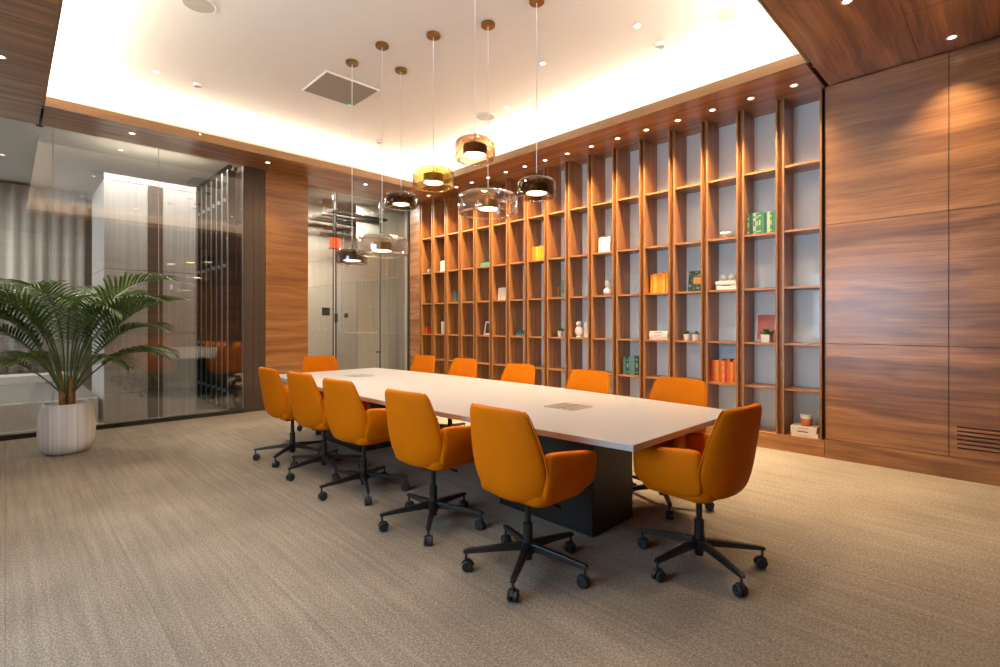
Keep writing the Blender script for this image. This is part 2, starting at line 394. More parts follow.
tube(bm, [(4.40, hy, 2.92), (4.40, hy, 1.26)] + [(4.40 + .09 * (1 - math.cos(t)), hy, 1.26 - .09 * math.sin(t)) for t in (R(22), R(45), R(67), R(90))] + [(5.10, hy, 1.17)], .012, 10)
tube(bm, [(4.40, hy, 2.85), (4.40, YG + .005, 2.85)], .009); tube(bm, [(4.40, hy, 1.6), (4.40, YG + .005, 1.6)], .009); tube(bm, [(5.05, hy, 1.17), (5.05, YG + .005, 1.17)], .009)
child('door_handle', bm, M['steel'], d1, smooth=True, auto=40)
child('hinge', Bs([(4.255, 4.31, YG - .03, YG - .013, 1.36, 1.52), (5.10, 5.19, YG - .03, YG - .001, .78, .80)]), M['dark_metal'], d1)
tag(link('switch_plate', B(-.072, .072, -.012, 0, -.072, .072), M['plate'], loc=(4.095, YG - .001, 1.555), bevel=.004), 'larger square black plate on the glass left of the door', 'switch plate')
tag(link('switch_plate', B(-.035, .035, -.012, 0, -.04, .04), M['plate'], loc=(4.49, YG - .001, 1.49), bevel=.003), 'small square black plate on the glass door beside its handle', 'switch plate')

# ---- the neighbouring rooms seen through the glass
struct('ceiling', Bs([(-6, 2.57, YA + .041, YG + .001, 3.85, 3.95), (-6, 6.4, YG + .001, 13.2, 3.85, 3.95)]), M['grey_wall'])
struct('wall_back', Bs([(.95, 1.44, 8.60, 9.93, 0, z1_) if 0 else (.95, 1.44, 8.60, 9.93, z0_ , z1_ - .006) for z0_, z1_ in ((0, .39), (.39, 1.20), (1.20, 2.09), (2.09, 3.3))] + [(1.62, 2.04, 8.60, 9.93, z0_, z1_ - .006) for z0_, z1_ in ((0, .39), (.39, 1.20), (1.20, 2.09), (2.09, 3.3))]), M['slab'])
struct('wall_back', B(1.441, 1.619, 8.59, 9.93, 0, 3.3), M['bronze'])
struct('trim_12', B(.95, 2.04, 8.60, 8.615, 3.301, 3.38), M['slab'])
struct('joint_light_block', Bs([(CX0 - .04, CX0 + .03, CY1 + .03, YA + .30, ZS + .051, ZS + .06), (CX1 - .02, 6.2, CY0 - .04, CY0 + .03, ZS + .051, ZS + .06), (CX1 - .03, CX1 + .1, CY1 - .03, CY1 + .06, ZS + .051, ZS + .06)]), M['gap'])  # dark strips added above the soffit joints to block the ceiling light
struct('wall_back', Bs([(2.5, 6.4, 10.5, 10.6, 0, 4.1)]), M['grey_wall'])
struct('wall_east', B(6.4, 6.5, YG, 13.2, 0, 4.15), M['grey_wall'])
struct('wall_back', B(-6, 6.4, 13.1, 13.2, 0, 4.1), M['grey_wall'])
struct('wall_left', Bs([(-6.1, -6, YG, 10, 0, 4), (-6.1, -6, 11.5, 13.2, 0, 4), (-6.1, -6, 10, 11.5, 0, 1), (-6.1, -6, 10, 11.5, 2.7, 4), (-6.1, XW - .1, YA + .03, YG, 0, 4)]), M['white_box'])
po = area('daylight_portal', (-6.12, 10.75, 1.85), (1.7, 1.5), 0, (1, 1, 1), (0, R(-90), 0)); po.data.cycles.is_portal = True
struct('trim_11', B(2.46, 2.50, YG + .04, 10.45, 3.45, 3.7), M['dark_metal'])
# pleated curtain
bm = bmesh.new(); n_ = 150; ra = []; rb = []
for i in range(n_ + 1):
    x = -5.9 + 7.0 * i / n_; y = 12.35 + .022 * math.sin(i * 1.55) + .01 * math.sin(i * .37)
    ra.append(bm.verts.new((x, y, .05))); rb.append(bm.verts.new((x, y, 3.8)))
for i in range(n_): bm.faces.new((ra[i], ra[i + 1], rb[i + 1], rb[i]))
bmesh.ops.translate(bm, vec=(2, -12.3, 0), verts=bm.verts)
cu = link('curtain', bm, M['curtain'], smooth=True, loc=(-2, 12.3, 0)); so = cu.modifiers.new('s', 'SOLIDIFY'); so.thickness = .006
tag(cu, 'grey pleated curtain hanging full height behind the glass wall at left', 'curtain')
t = empty('platform', (-1.2, 10, 0), label='long low platform with white front behind the glass, left of the palm', cat='platform')
child('platform_front', B(-4.5, .90, 8.72, 8.76, 0, .34), M['white_box'], t)
child('platform_top', B(-4.5, .90, 8.761, 11.6, .26, .34), plain('dark_grey_carpet', (.16, .15, .14), .9, spec=.1), t)
child('rear_step', B(-4.5, .94, 11.6, 12.2, .0, .46), M['white_box'], t)
# slatted screen between the two rooms
t = empty('slatted_screen', (2.5, 9.3, 0), label='dark slatted metal screen with pale edged vertical fins behind the glass', cat='screen')
fin0 = child('fin', B(2.40, 2.50, 8.30, 8.42, .06, 3.66), M['dark_metal'], t)
link('fin_edge', B(2.385, 2.3995, 8.296, 8.312, .06, 3.66), M['pale_metal'], fin0).location = (-2.5, -9.3, 0)
for z in (.3, 1.0, 2.2, 3.2):
    link('clip', B(2.37, 2.42, 8.4205, 8.45, z, z + .05), M['pale_metal'], fin0).location = (-2.5, -9.3, 0)
for i in range(1, 8):
    fc = fin0.copy(); COL.objects.link(fc); fc.parent = t; fc.location = (0, .285 * i, 0)
    for g_ in list(fin0.children):
        h_ = g_.copy(); COL.objects.link(h_); h_.parent = fc
for z in (.02, 3.66):
    child('rail', B(2.46, 2.51, 8.25, 10.4, z, z + .04), M['dark_metal'], t)
struct('wall_between', B(2.51, 2.565, YA + .55, 10.5, 0, 4.1), M['dark_metal'])
# exit sign and ceiling louvre in the lobby
t = empty('exit_sign', (4.72, 9.55, 2.95), label='small glowing orange-red sign hanging in the lobby behind the glass door', cat='sign')
child('sign_face', B(4.61, 4.83, 9.54, 9.56, 2.85, 3.06), emis('sign_red', (1, .10, .03), 1.6), t)
child('sign_frame', Bs([(4.60, 4.84, 9.545, 9.575, 3.06, 3.08), (4.60, 4.84, 9.545, 9.575, 2.83, 2.85), (4.71, 4.73, 9.55, 9.57, 3.08, 3.85)]), M['dark_metal'], t)
t = empty('ceiling_louvre', (5.0, 9.9, 3.5), label='dark ceiling louvre of wide flat blades hanging in the lobby', cat='louvre')
for k in range(4):
    child('blade', B(4.45, 5.75, 9.25 + .3 * k, 9.40 + .3 * k, 3.50, 3.54), M['dark_metal'], t)
child('hanger', Bs([(4.6, 4.62, 9.2, 10.4, 3.54, 3.58), (5.5, 5.52, 9.2, 10.4, 3.54, 3.58), (4.6, 4.62, 9.8, 9.82, 3.58, 3.85), (5.5, 5.52, 9.8, 9.82, 3.58, 3.85)]), M['dark_metal'], t)
struct('wall_back', Bs([(5.22, 6.4, 9.6, 9.62, 0, 3.85)]), striped('pale_ribbed_panel', (.42, .42, .37), (.50, .50, .45), 24))

# ------------------------------------------------------------------ bookcase
bc = empty('bookcase', (5.87, 5.0, 0), label='wall of tall walnut open bookshelves with seventeen narrow bays', cat='bookcase')
YD = [1.711 + .406 * k for k in range(17)]
DX = .32
child('plinth', B(XE - .002, 6.2, 1.342, YG, 0, .17), M['shelf_wood'], bc)
child('back_panel', B(6.19, 6.215, 1.342, YG - .01, .17, ZS), M['fabric_panel'], bc)
def dividerbm(y):
    return Bs([(XE, 6.19, y, y + .018, .17, ZS), (XE, 6.19, y + .064, y + .082, .17, ZS), (XE + .06, XE + .075, y + .018, y + .064, .17, ZS)])
d0 = child('divider', dividerbm(YD[0]), M['wood_z'], bc)
for k in range(1, 17):
    d = d0.copy(); COL.objects.link(d); d.parent = bc; d.location = (0, YD[k] - YD[0], 0)
child('side_panel', Bs([(XE, 6.19, 1.366, 1.384, .17, ZS), (XE + .05, 6.19, 1.342, 1.35, .17, ZS)]), M['wood_z'], bc)
child('side_panel', B(XE, XE + .03, YD[16] + .082, YG - .005, .17, ZS), M['wood_y'], bc)
SZ = [.65, 1.128, 1.722, 2.317, 3.0]
s0 = None
for k in range(17):
    ya = YD[k]; yb_ = 1.384 if k == 0 else YD[k - 1] + .082
    for z in SZ:
        if k == 0 or s0 is None or k == 1 and z == SZ[0]:
            s0 = child('shelf', B(XE + .012, 6.19, yb_, ya, z - .011, z + .011), M['shelf_wood'], bc); ky = k; kz = z
        else:
            s = s0.copy(); COL.objects.link(s); s.parent = bc; s.location = (0, YD[k] - YD[ky], z - kz)
def lev(i): return [.1706, .6616, 1.1396, 1.7336, 2.3286, 3.0116][i]

# geometry of the photo's rays, used to find where a shelf item stands
cF, sF = .6997, .7145
def yat(px, X):
    t_ = (px - 500) / 505; return X / (cF + sF * t_) * (sF - cF * t_)

def book(x0, x1, y0, y1, z, h, mat, label, group, lean=0, band=None, flat=False, yaw=0):
    """upright book: spine faces -X (the room); thickness along Y"""
    t = empty('book', ((x0 + x1) / 2, (y0 + y1) / 2, z), yaw, label=label, cat='book', group=group)
    hx, hy = (x1 - x0) / 2, (y1 - y0) / 2
    c = .0025
    if flat:   # lying: spine faces -X, z is thickness h
        link('cover', Bs([(-hx, hx, -hy, hy, 0, c), (-hx, hx, -hy, hy, h - c, h), (-hx, -hx + c, -hy, hy, c, h - c)]), mat, t)
        link('pages', B(-hx + c, hx - .004, -hy + .004, hy - .004, c, h - c), M['paper'], t)
        if band: link('spine_band', B(-hx - .0006, -hx, -hy * .35, hy * .45, h * .36, h * .6), band, t)
    else:
        link('cover', Bs([(-hx, hx, -hy, -hy + c, 0, h), (-hx, hx, hy - c, hy, 0, h), (-hx, -hx + c, -hy + c, hy - c, 0, h)]), mat, t)
        link('pages', B(-hx + c, hx - .004, -hy + c, hy - c, .004, h - .005), M['paper'], t)
        if band: link('spine_band', Bs([(-hx - .0006, -hx, -hy + .001, hy - .001, h * a_, h * a_ + .012) for a_ in (.12, .78)] + [(-hx - .0006, -hx, -hy * .5, hy * .5, h * .4, h * .62)]), band, t)
        if lean: t.rotation_euler = (lean, 0, yaw); t.location.z += hy * math.sin(abs(lean)) + .0006
    return t
def bayname(k):
    return ordn(k) + ' bay from the right end' if k else 'rightmost bay'
LN = ['bottom', 'second-lowest', 'third', 'fourth', 'fifth', 'top']
cols = {}
def cm(name, c, r=.5):
    if name not in cols: cols[name] = plain(name, c, r)
    return cols[name]
gold = cm('gold_foil', (.42, .38, .16), .35)
def row(bay, level, px0, px1, n, palette, hs, depth, xf, word, where, band=None, leans=None, gname=None):
    y0 = yat(px1, xf) ; y1 = yat(px0, xf)
    ymin = (1.384 if bay == 0 else YD[bay - 1] + .082) + .004; ymax = YD[bay] - .004
    y0 = max(y0, ymin); y1 = min(y1, ymax)
    if leans: y0 += .024
    w = (y1 - y0) / n; z = lev(level)
    ws = [w * random.uniform(.8, 1.2) for _ in range(n)]; s_ = sum(ws); ws = [v * (y1 - y0) / s_ for v in ws]
    y = y1
    for i in range(n):
        h = hs * random.uniform(.90, 1.03); xo = random.uniform(0, .012)
        mt, cn = palette[i % len(palette)]
        ln = (leans[i] if leans else 0)
        book(xf + xo, xf + xo + depth * random.uniform(.9, .95), y - ws[i] + .0016, y - .0016, z, h, mt,
             ('%s %s, %s from the left %s' % (cn, word, ordn(i), where)) if n > 1 else '%s %s %s' % (cn, word, where), gname, lean=ln, band=band[i % len(band)] if band else None)
        y -= ws[i]
G1 = cm('green_cover', (.03, .16, .10)); G2 = cm('dark_green_cover', (.015, .07, .055)); G3 = cm('pale_green_cover', (.25, .42, .30)); TE = cm('teal_cover', (.10, .22, .22))
O1 = cm('orange_cover', (.90, .30, .015)); O2 = cm('red_orange_cover', (.75, .14, .02)); O3 = cm('light_orange_cover', (.95, .42, .06)); RD = cm('red_cover', (.55, .05, .02))
WH = M['wh_cover']; PK = cm('pale_red_band', (.65, .25, .20)); BK = cm('black_print', (.05, .045, .04))
P = lambda *a: list(a)
row(1, 4, 744, 775.5, 10, P((G1, 'green'), (G2, 'dark green'), (G3, 'pale green'), (G1, 'green'), (G1, 'green')), .255, .18, 5.95, 'book', 'in the row beside the white bowl', band=[gold, None, G2, gold], gname='green books near the right end of the bookcase')
row(2, 1, 709, 736, 9, P((RD, 'red'), (O2, 'red-orange'), (O1, 'orange'), (O2, 'red-orange'), (O3, 'light orange')), .265, .18, 5.95, 'book', 'on the low shelf of orange books', band=[None, gold, None], gname='orange and red books on a low shelf')
row(4, 3, 650, 667.5, 6, P((O1, 'orange'), (O3, 'light orange'), (O1, 'orange')), .265, .18, 5.95, 'book', 'above the stacked white books', gname='orange books in the fifth bay')
row(5, 1, 623, 638, 5, P((TE, 'dull teal'), (G2, 'dark green'), (TE, 'dull teal')), .25, .18, 5.95, 'book', 'low above the chair tops', band=[None, G3, None], gname='dark green books on a low shelf')
row(6, 4, 598, 611, 5, P((WH, 'white'),), .235, .17, 5.95, 'book', 'high above the white vase', leans=[.06] * 5, gname='white books high in the seventh bay')
row(9, 4, 532, 543.5, 5, P((O1, 'orange'), (O1, 'orange'), (O3, 'light orange')), .235, .17, 5.96, 'book', 'in the tenth bay from the right', gname='orange books in the tenth bay')
row(11, 3, 497.5, 506, 3, P((WH, 'white'),), .22, .17, 5.97, 'book', 'leaning in the twelfth bay from the right', leans=[.08] * 3, gname='white books leaning in the twelfth bay')
row(14, 3, 453, 457.5, 2, P((TE, 'teal'), (G2, 'dark teal')), .22, .17, 5.97, 'book', 'in the fifteenth bay from the right', gname='teal books in the fifteenth bay')
row(15, 4, 440, 444, 2, P((WH, 'white'),), .22, .16, 5.96, 'book', 'high in the bay second from the corner', gname='white books high by the corner')
row(15, 2, 441, 443.3, 1, P((WH, 'white'),), .25, .16, 5.96, 'book', 'low in the bay second from the corner', gname=None)
row(8, 3, 561, 566.5, 2, P((TE, 'teal'), (G3, 'pale green')), .26, .16, 5.97, 'book', 'beside the small brass piece', gname='teal books in the ninth bay')

def stack(bay, level, px0, px1, xf, depth, mats, ths, where, g):
    y0, y1 = yat(px1, xf), yat(px0, xf); z = lev(level)
    ymin = (1.384 if bay == 0 else YD[bay - 1] + .082) + .004; y0 = max(y0, ymin); y1 = min(y1, YD[bay] - .004)
    names = ['bottommost', 'second from the bottom', 'third from the bottom', 'topmost']
    for i, (mt, th) in enumerate(zip(mats, ths)):
        nm_ = 'topmost' if i == len(mats) - 1 else names[i]
        dy = random.uniform(0, .018)
        book(xf + random.uniform(0, .01), xf + depth, y0 + dy, y1 - .012 + dy * .6, z, th - .0006, mt[0], '%s book, %s of the stack %s' % (mt[1], nm_, where), g, flat=True, band=mt[2])
        z += th
    return z, (y0 + y1) / 2
z, ym = stack(0, 0, 790, 818, 5.90, .20, [(WH, 'white and red', PK), (WH, 'white', BK), (WH, 'white', PK)], [.032, .04, .034], 'under the terracotta candle jar', 'books stacked at the foot of the bookcase')
t = empty('candle_jar', (6.0, ym + .0, z), label='terracotta candle jar with white lid on the stacked books at the foot of the bookcase', cat='jar')
link('jar_body', lathe(bmesh.new(), [(0, 0), (.052, 0), (.055, .004), (.055, .075), (0, .075)]), M['terracotta'], t, smooth=True, auto=40)
link('lid', lathe(bmesh.new(), [(0, .0755), (.057, .0755), (.057, .112), (.052, .116), (0, .116)]), M['ceramic'], t, smooth=True, auto=40)
z, ym = stack(2, 3, 715, 737, 5.95, .20, [(WH, 'white', None), (WH, 'white', BK), (WH, 'white', None)], [.035, .035, .035], 'under two white round vases', 'white books under the round vases')
for i, dy in enumerate((.055, -.045)):
    t = link('vase', lathe(bmesh.new(), [(0, 0), (.02, 0), (.038, .014), (.046, .036), (.040, .060), (.022, .074), (.018, .082), (.014, .080), (.017, .070), (0, .066)]), M['ceramic'], smooth=True, loc=(6.02, ym + dy, z))
    tag(t, ('left' if i == 0 else 'right') + ' one of two small round white vases on the flat white books', 'vase', 'round vases on books')
z, ym = stack(4, 2, 648.5, 668, 5.93, .20, [(WH, 'white', None), (WH, 'white and red', PK), (WH, 'white', RD)], [.036, .036, .036], 'below the orange books', 'white books below the orange books')
z, ym = stack(10, 2, 515.5, 524.5, 5.97, .18, [(TE, 'teal', None), (G2, 'dark teal', None)], [.045, .045], 'in the eleventh bay from the right', 'teal books lying flat')
z, ym = stack(12, 4, 480, 490, 5.94, .18, [(cm('bright_teal_cover', (.05, .30, .22)), 'bright teal', None), (cm('bright_teal_cover', (.05, .30, .22)), 'bright teal', None)], [.035, .035], 'under the silver figurine', 'teal books under the figurine')
t = empty('figurine', (6.02, ym - .06, z), label='small silver figurine on the two teal books in the thirteenth bay', cat='figurine')
link('figure_base', lathe(bmesh.new(), [(0, 0), (.03, 0), (.03, .01), (0, .01)], 20), M['steel'], t, smooth=True, auto=40)
bm = bmesh.new(); lathe(bm, [(0, .01), (.014, .012), (.010, .05), (.022, .08), (.018, .10), (.007, .11), (.020, .128), (.022, .142), (.013, .158), (0, .162)], 20)
link('figure_body', bm, M['steel'], t, smooth=True)
# bowl
xf = 6.0
t = link('footed_bowl', lathe(bmesh.new(), [(0, 0), (.032, 0), (.034, .006), (.018, .016), (.020, .026), (.050, .045), (.062, .075), (.058, .075), (.046, .050), (0, .036)]), M['ceramic'], smooth=True, loc=(xf, yat(726, xf), lev(4)))
tag(t, 'white footed bowl alone on the shelf left of the green books', 'bowl')
# white vase of two rounds
t = link('vase', lathe(bmesh.new(), [(0, 0), (.03, 0), (.058, .02), (.066, .055), (.055, .09), (.030, .108), (.030, .118), (.042, .135), (.045, .165), (.040, .20), (.030, .21), (.026, .205), (.034, .19), (0, .18)]), M['ceramic'], smooth=True, loc=(6.02, yat(608, 6.02), lev(3)))
tag(t, 'tall white vase of two stacked rounds below the white books', 'vase')
# little ball
t = link('ornament', lathe(bmesh.new(), [(0, 0), (.018, .003), (.034, .02), (.040, .042), (.034, .064), (.018, .08), (0, .084)], 20), M['steel'], smooth=True, loc=(5.97, yat(429.3, 5.97), lev(4)))
tag(t, 'small silver ball on the shelf of the bay nearest the corner', 'ornament')
t = link('book', B(-.08, .08, -.012, .012, 0, .13), RD, loc=(5.98, yat(429.3, 5.98), lev(2)), bevel=.003)
tag(t, 'small dark red book in the bay nearest the corner', 'book')
# brass piece
t = link('candlestick', lathe(bmesh.new(), [(0, 0), (.028, 0), (.026, .008), (.008, .016), (.007, .12), (.018, .13), (.018, .15), (0, .15)], 20), M['brass'], smooth=True, auto=50, loc=(5.93, yat(558.5, 5.93), lev(3)))
tag(t, 'small brass candlestick beside the teal books in the ninth bay', 'candlestick')
# potted plants
def pot(px, x, level, size, hh, label, group, square=False, seed=1, leafh=.07):
    rnd = random.Random(seed); y = yat(px, x)
    t = empty('potted_plant', (x, y, lev(level)), label=label, cat='plant', group=group)
    if square:
        bm = bmesh.new(); s = size
        loft(bm, [[(-s * .86, -s * .86, 0), (s * .86, -s * .86, 0), (s * .86, s * .86, 0), (-s * .86, s * .86, 0)], [(-s, -s, hh), (s, -s, hh), (s, s, hh), (-s, s, hh)], [(-s * .88, -s * .88, hh), (s * .88, -s * .88, hh), (s * .88, s * .88, hh), (-s * .88, s * .88, hh)], [(-s * .85, -s * .85, hh - .012), (s * .85, -s * .85, hh - .012), (s * .85, s * .85, hh - .012), (-s * .85, s * .85, hh - .012)]])
        link('pot', bm, M['ceramic'], t, bevel=.004)
    else:
        link('pot', lathe(bmesh.new(), [(0, 0), (size * .78, 0), (size * .82, .004), (size, hh), (size * .92, hh), (size * .88, hh - .012), (0, hh - .012)], 24), M['ceramic'], t, smooth=True, auto=40)
    bm = bmesh.new()
    for i in range(46):
        a = rnd.uniform(0, 2 * math.pi); el = rnd.uniform(.25, 1.5); L = leafh * rnd.uniform(.6, 1.1); w = L * .16
        d = Vector((math.cos(a) * math.cos(el), math.sin(a) * math.cos(el), math.sin(el))); p0 = Vector((d.x * .01, d.y * .01, hh - .012))
        sd = d.cross(Vector((0, 0, 1))).normalized() * w; up = sd.cross(d).normalized() * w * .5
        q = [p0, p0 + d * L * .5 + sd, p0 + d * L + Vector((0, 0, -L * .12)), p0 + d * L * .5 - sd]; mid = p0 + d * L * .5 - up
        vs = [bm.verts.new(v) for v in q]; m_ = bm.verts.new(mid)
        for i0, i1 in ((0, 1), (1, 2), (2, 3), (3, 0)): bm.faces.new((vs[i0], vs[i1], m_))
        bm.faces.new(vs[::-1])
    link('leaves', bm, M['leaf_small'], t)
pot(766.5, 5.94, 2, .046, .085, 'leafy green plant in a square white pot before the pink picture', None, True, 3, .10)
pot(687, 5.98, 2, .044, .075, 'left one of two small succulents in round white pots', 'pair of succulents', False, 4, .07)
pot(696, 5.95, 2, .044, .075, 'right one of two small succulents in round white pots', 'pair of succulents', False, 5, .065)
pot(560.5, 5.96, 2, .045, .095, 'small dark plant in white pot beside the bay with the white bust', None, False, 6, .085)
# pictures
def picture(name, px0, px1, x, level, h, face, label, cat, tilt=.12, frame=M['frame_white'], border=.018):
    y0, y1 = yat(px1, x), yat(px0, x); ymid = (y0 + y1) / 2; w = (y1 - y0) / 2
    t = empty(name, (x, ymid, lev(level) + .0045), label=label, cat=cat); t.rotation_euler = (0, tilt, 0)
    link('frame', Bs([(0, .015, -w, w, 0, border), (0, .015, -w, w, h - border, h), (0, .015, -w, -w + border, border, h - border), (0, .015, w - border, w, border, h - border), (.011, .015, -w + border, w - border, border, h - border)]), frame, t)
    link('print', B(.006, .010, -w + border, w - border, border, h - border), face, t)
    return t
picture('framed_picture', 755, 776, 6.10, 2, .32, M['redpic'], 'pink and red print in white frame behind the potted plant', 'picture')
picture('framed_picture', 483.5, 491, 5.99, 2, .24, BK, 'small white frame leaning low in the thirteenth bay', 'picture', tilt=.2, border=.03)
def patmat():
    m, n, l, b = nm('green_orange_cover'); tc = n.new('ShaderNodeTexCoord'); v = n.new('ShaderNodeTexVoronoi'); v.inputs['Scale'].default_value = 38
    l.new(tc.outputs['Object'], v.inputs['Vector']); rp = n.new('ShaderNodeValToRGB'); rp.color_ramp.interpolation = 'CONSTANT'
    cr = rp.color_ramp; cr.elements[0].color = (.012, .06, .035, 1); cr.elements[1].position = .62; cr.elements[1].color = (.40, .36, .26, 1); e = cr.elements.new(.80); e.color = (.02, .12, .07, 1)
    sp = n.new('ShaderNodeSeparateColor'); l.new(v.outputs['Color'], sp.inputs[0]); l.new(sp.outputs[0], rp.inputs['Fac']); l.new(rp.outputs['Color'], b.inputs['Base Color']); return m
t = picture('display_book', 688, 701, 5.99, 3, .25, patmat(), 'dark green patterned book with orange square standing face out', 'book', tilt=.10, frame=G2, border=.006)
link('cover_square', B(.002, .006, -.075, .02, .09, .17), O3, t)
# bust
t = empty('bust', (5.98, yat(579.3, 5.98), lev(2)), label='white sculpted bust beside a white book in the eighth bay', cat='sculpture')
bm = bmesh.new()
lathe(bm, [(0, 0), (.045, 0), (.045, .012), (.03, .022), (.028, .035)], 24)
prof = [(.045, .03, 0), (.060, .045, .0), (.072, .07, 0), (.075, .10, 0), (.066, .128, 0), (.048, .143, .0), (.029, .155, 0), (.031, .168, .004), (.038, .185, .008), (.040, .205, .008), (.034, .226, .004), (.018, .240, .002)]
rings = []
for r, z_, off in prof:
    ry = r; rx = r * (.62 if z_ < .14 else 1.05)
    rings.append([(-off + rx * math.cos(2 * math.pi * i / 24) * (1.18 if (math.cos(2 * math.pi * i / 24) < -.9 and .17 < z_ < .21) else 1), ry * math.sin(2 * math.pi * i / 24), z_) for i in range(24)])
loft(bm, rings)
link('bust_body', bm, M['ceramic'], t, smooth=True)
row(7, 2, 583.5, 587.5, 1, P((WH, 'white'),), .255, .16, 5.96, 'book', 'standing right of the white bust', gname=None)

# ------------------------------------------------------------------ downlights
def downlight_tree(r=.038, power=None, z=ZS, lens=None):
    t = empty('downlight', (0, 0, z))
    link('trim_ring', lathe(bmesh.new(), [(r * .72, -.001), (r, -.004), (r * 1.05, -.001), (r * 1.05, .0), (r * .72, .0)], 24, closed=True), M['frame_white'], t, smooth=True, auto=40)
    link('lens', lathe(bmesh.new(), [(0, -.0006), (r * .7, -.0006), (r * .7, -.0001), (0, -.0001)], 20), lens or M['led_small'], t)
    return t
dl0 = downlight_tree()
tag(dl0, None, 'downlight', 'row of downlights over the bookcase')
first = True
for k in range(17):
    y = (YD[k] + (1.384 if k == 0 else YD[k - 1] + .082)) / 2
    t = dl0 if k == 0 else copy_tree(dl0)
    t.location = (5.62, y, ZS - .0005)
    t['label'] = 'recessed soffit downlight over the bookcase, %s' % (bayname(k))
    spot('lamp', (0, 0, -.01), SHELF_W, SPOTC, 96, 1, t, rad=.02)
def dl(x, y, label, group, z=ZS, r=.038, power=30, ang=75, color=SPOTC, lens=None):
    t = downlight_tree(r, z=z, lens=lens); t.location = (x, y, z - .0005); tag(t, label, 'downlight', group)
    if power: spot('lamp', (0, 0, -.01), power, color, ang, 1, t, rad=.03)
gq = 'downlights in the wood soffit before the glass'
dl(1.132, 7.73, 'recessed downlight in the soffit above the left glass panes', gq, power=22)
dl(2.77, 7.73, 'recessed downlight in the soffit above the bronze and amber piers', gq, power=48, ang=95)
dl(4.40, 7.78, 'recessed downlight in the soffit before the glass door', gq, power=22)
dl(5.61, .37, 'downlight in the near soffit right beside the walnut wall', 'downlights in the near soffit', power=85, ang=88)
dl(4.43, .87, 'downlight in the near soffit at the upper edge of the photo', 'downlights in the near soffit', power=80, ang=140)
dl(-.03, 6.32, 'downlight in the left soffit at the left edge of the photo', None, power=26)
gc = 'small downlights in the white ceiling'
for x, y, s in ((1.157, 6.471, 'left, above the glass wall'), (3.996, 3.441, 'right of the middle pendants'), (4.475, 4.453, 'beside the round speaker over the table'), (4.105, 2.406, 'right, nearest the bookcase end'), (4.465, 6.533, 'far, above the corner pendants'), (1.157, 4.45, 'left, out of the frame'), (1.157, 2.41, 'left near, out of the frame'), (2.2, 1.75, 'near edge, out of the frame')):
    dl(x, y, 'small round downlight set in the white ceiling, ' + s, gc, z=ZC, r=.04, power=CEIL_W, ang=150, color=WARM)
def ceil_disc(name, x, y, r, label, cat, group, mat, z=ZC, h=.008):
    t = empty(name, (x, y, z), label=label, cat=cat, group=group)
    link('rim', lathe(bmesh.new(), [(r * .88, -h), (r * .97, -h * 1.15), (r, -h * .6), (r, -.0003), (r * .88, -.0003)], 36, closed=True), M['frame_white'], t, smooth=True, auto=40)
    link('mesh_cover', lathe(bmesh.new(), [(0, -h * .8), (r * .88, -h * .8), (r * .88, -.0005), (0, -.0005)], 36), mat, t)
for x, y, s in ((1.15, 7.20, 'far left, near the cove'), (1.17, 4.84, 'at the top edge left'), (4.485, 4.85, 'above the middle of the bookcase'), (4.50, 1.73, 'at the top right'), (4.50, 7.15, 'in the far corner')):
    ceil_disc('ceiling_speaker', x, y, .135, 'round flush ceiling speaker, ' + s, 'speaker', 'round ceiling speakers', M['speaker'])
ceil_disc('smoke_detector', 1.554, 6.463, .045, 'small white detector on the ceiling beside the left downlight', 'detector', 'small detectors on the white ceiling', M['ceramic'], h=.03)
ceil_disc('smoke_detector', 4.514, 2.407, .05, 'small white detector on the ceiling at the right, beside a downlight', 'detector', 'small detectors on the white ceiling', M['ceramic'], h=.03)
ceil_disc('smoke_detector', 3.95, 6.6, .045, 'small white detector on the ceiling in the far corner', 'detector', 'small detectors on the white ceiling', M['ceramic'], h=.03)
t = empty('access_panel', (2.77, 5.46, ZC), label='grey square grille panel with white edge and green lamp on the ceiling', cat='ceiling grille')
link('panel_frame', Bs([(-.32, .32, -.31, -.298, -.016, -.0005), (-.32, .32, .298, .31, -.016, -.0005), (-.32, -.308, -.298, .298, -.016, -.0005), (.308, .32, -.298, .298, -.016, -.0005)]), M['frame_white'], t)
link('mesh_face', B(-.306, .306, -.296, .296, -.015, -.006), M['grille'], t)
link('indicator_lamp', B(.24, .30, .27, .29, -.0156, -.0151), M['green_led'], t)

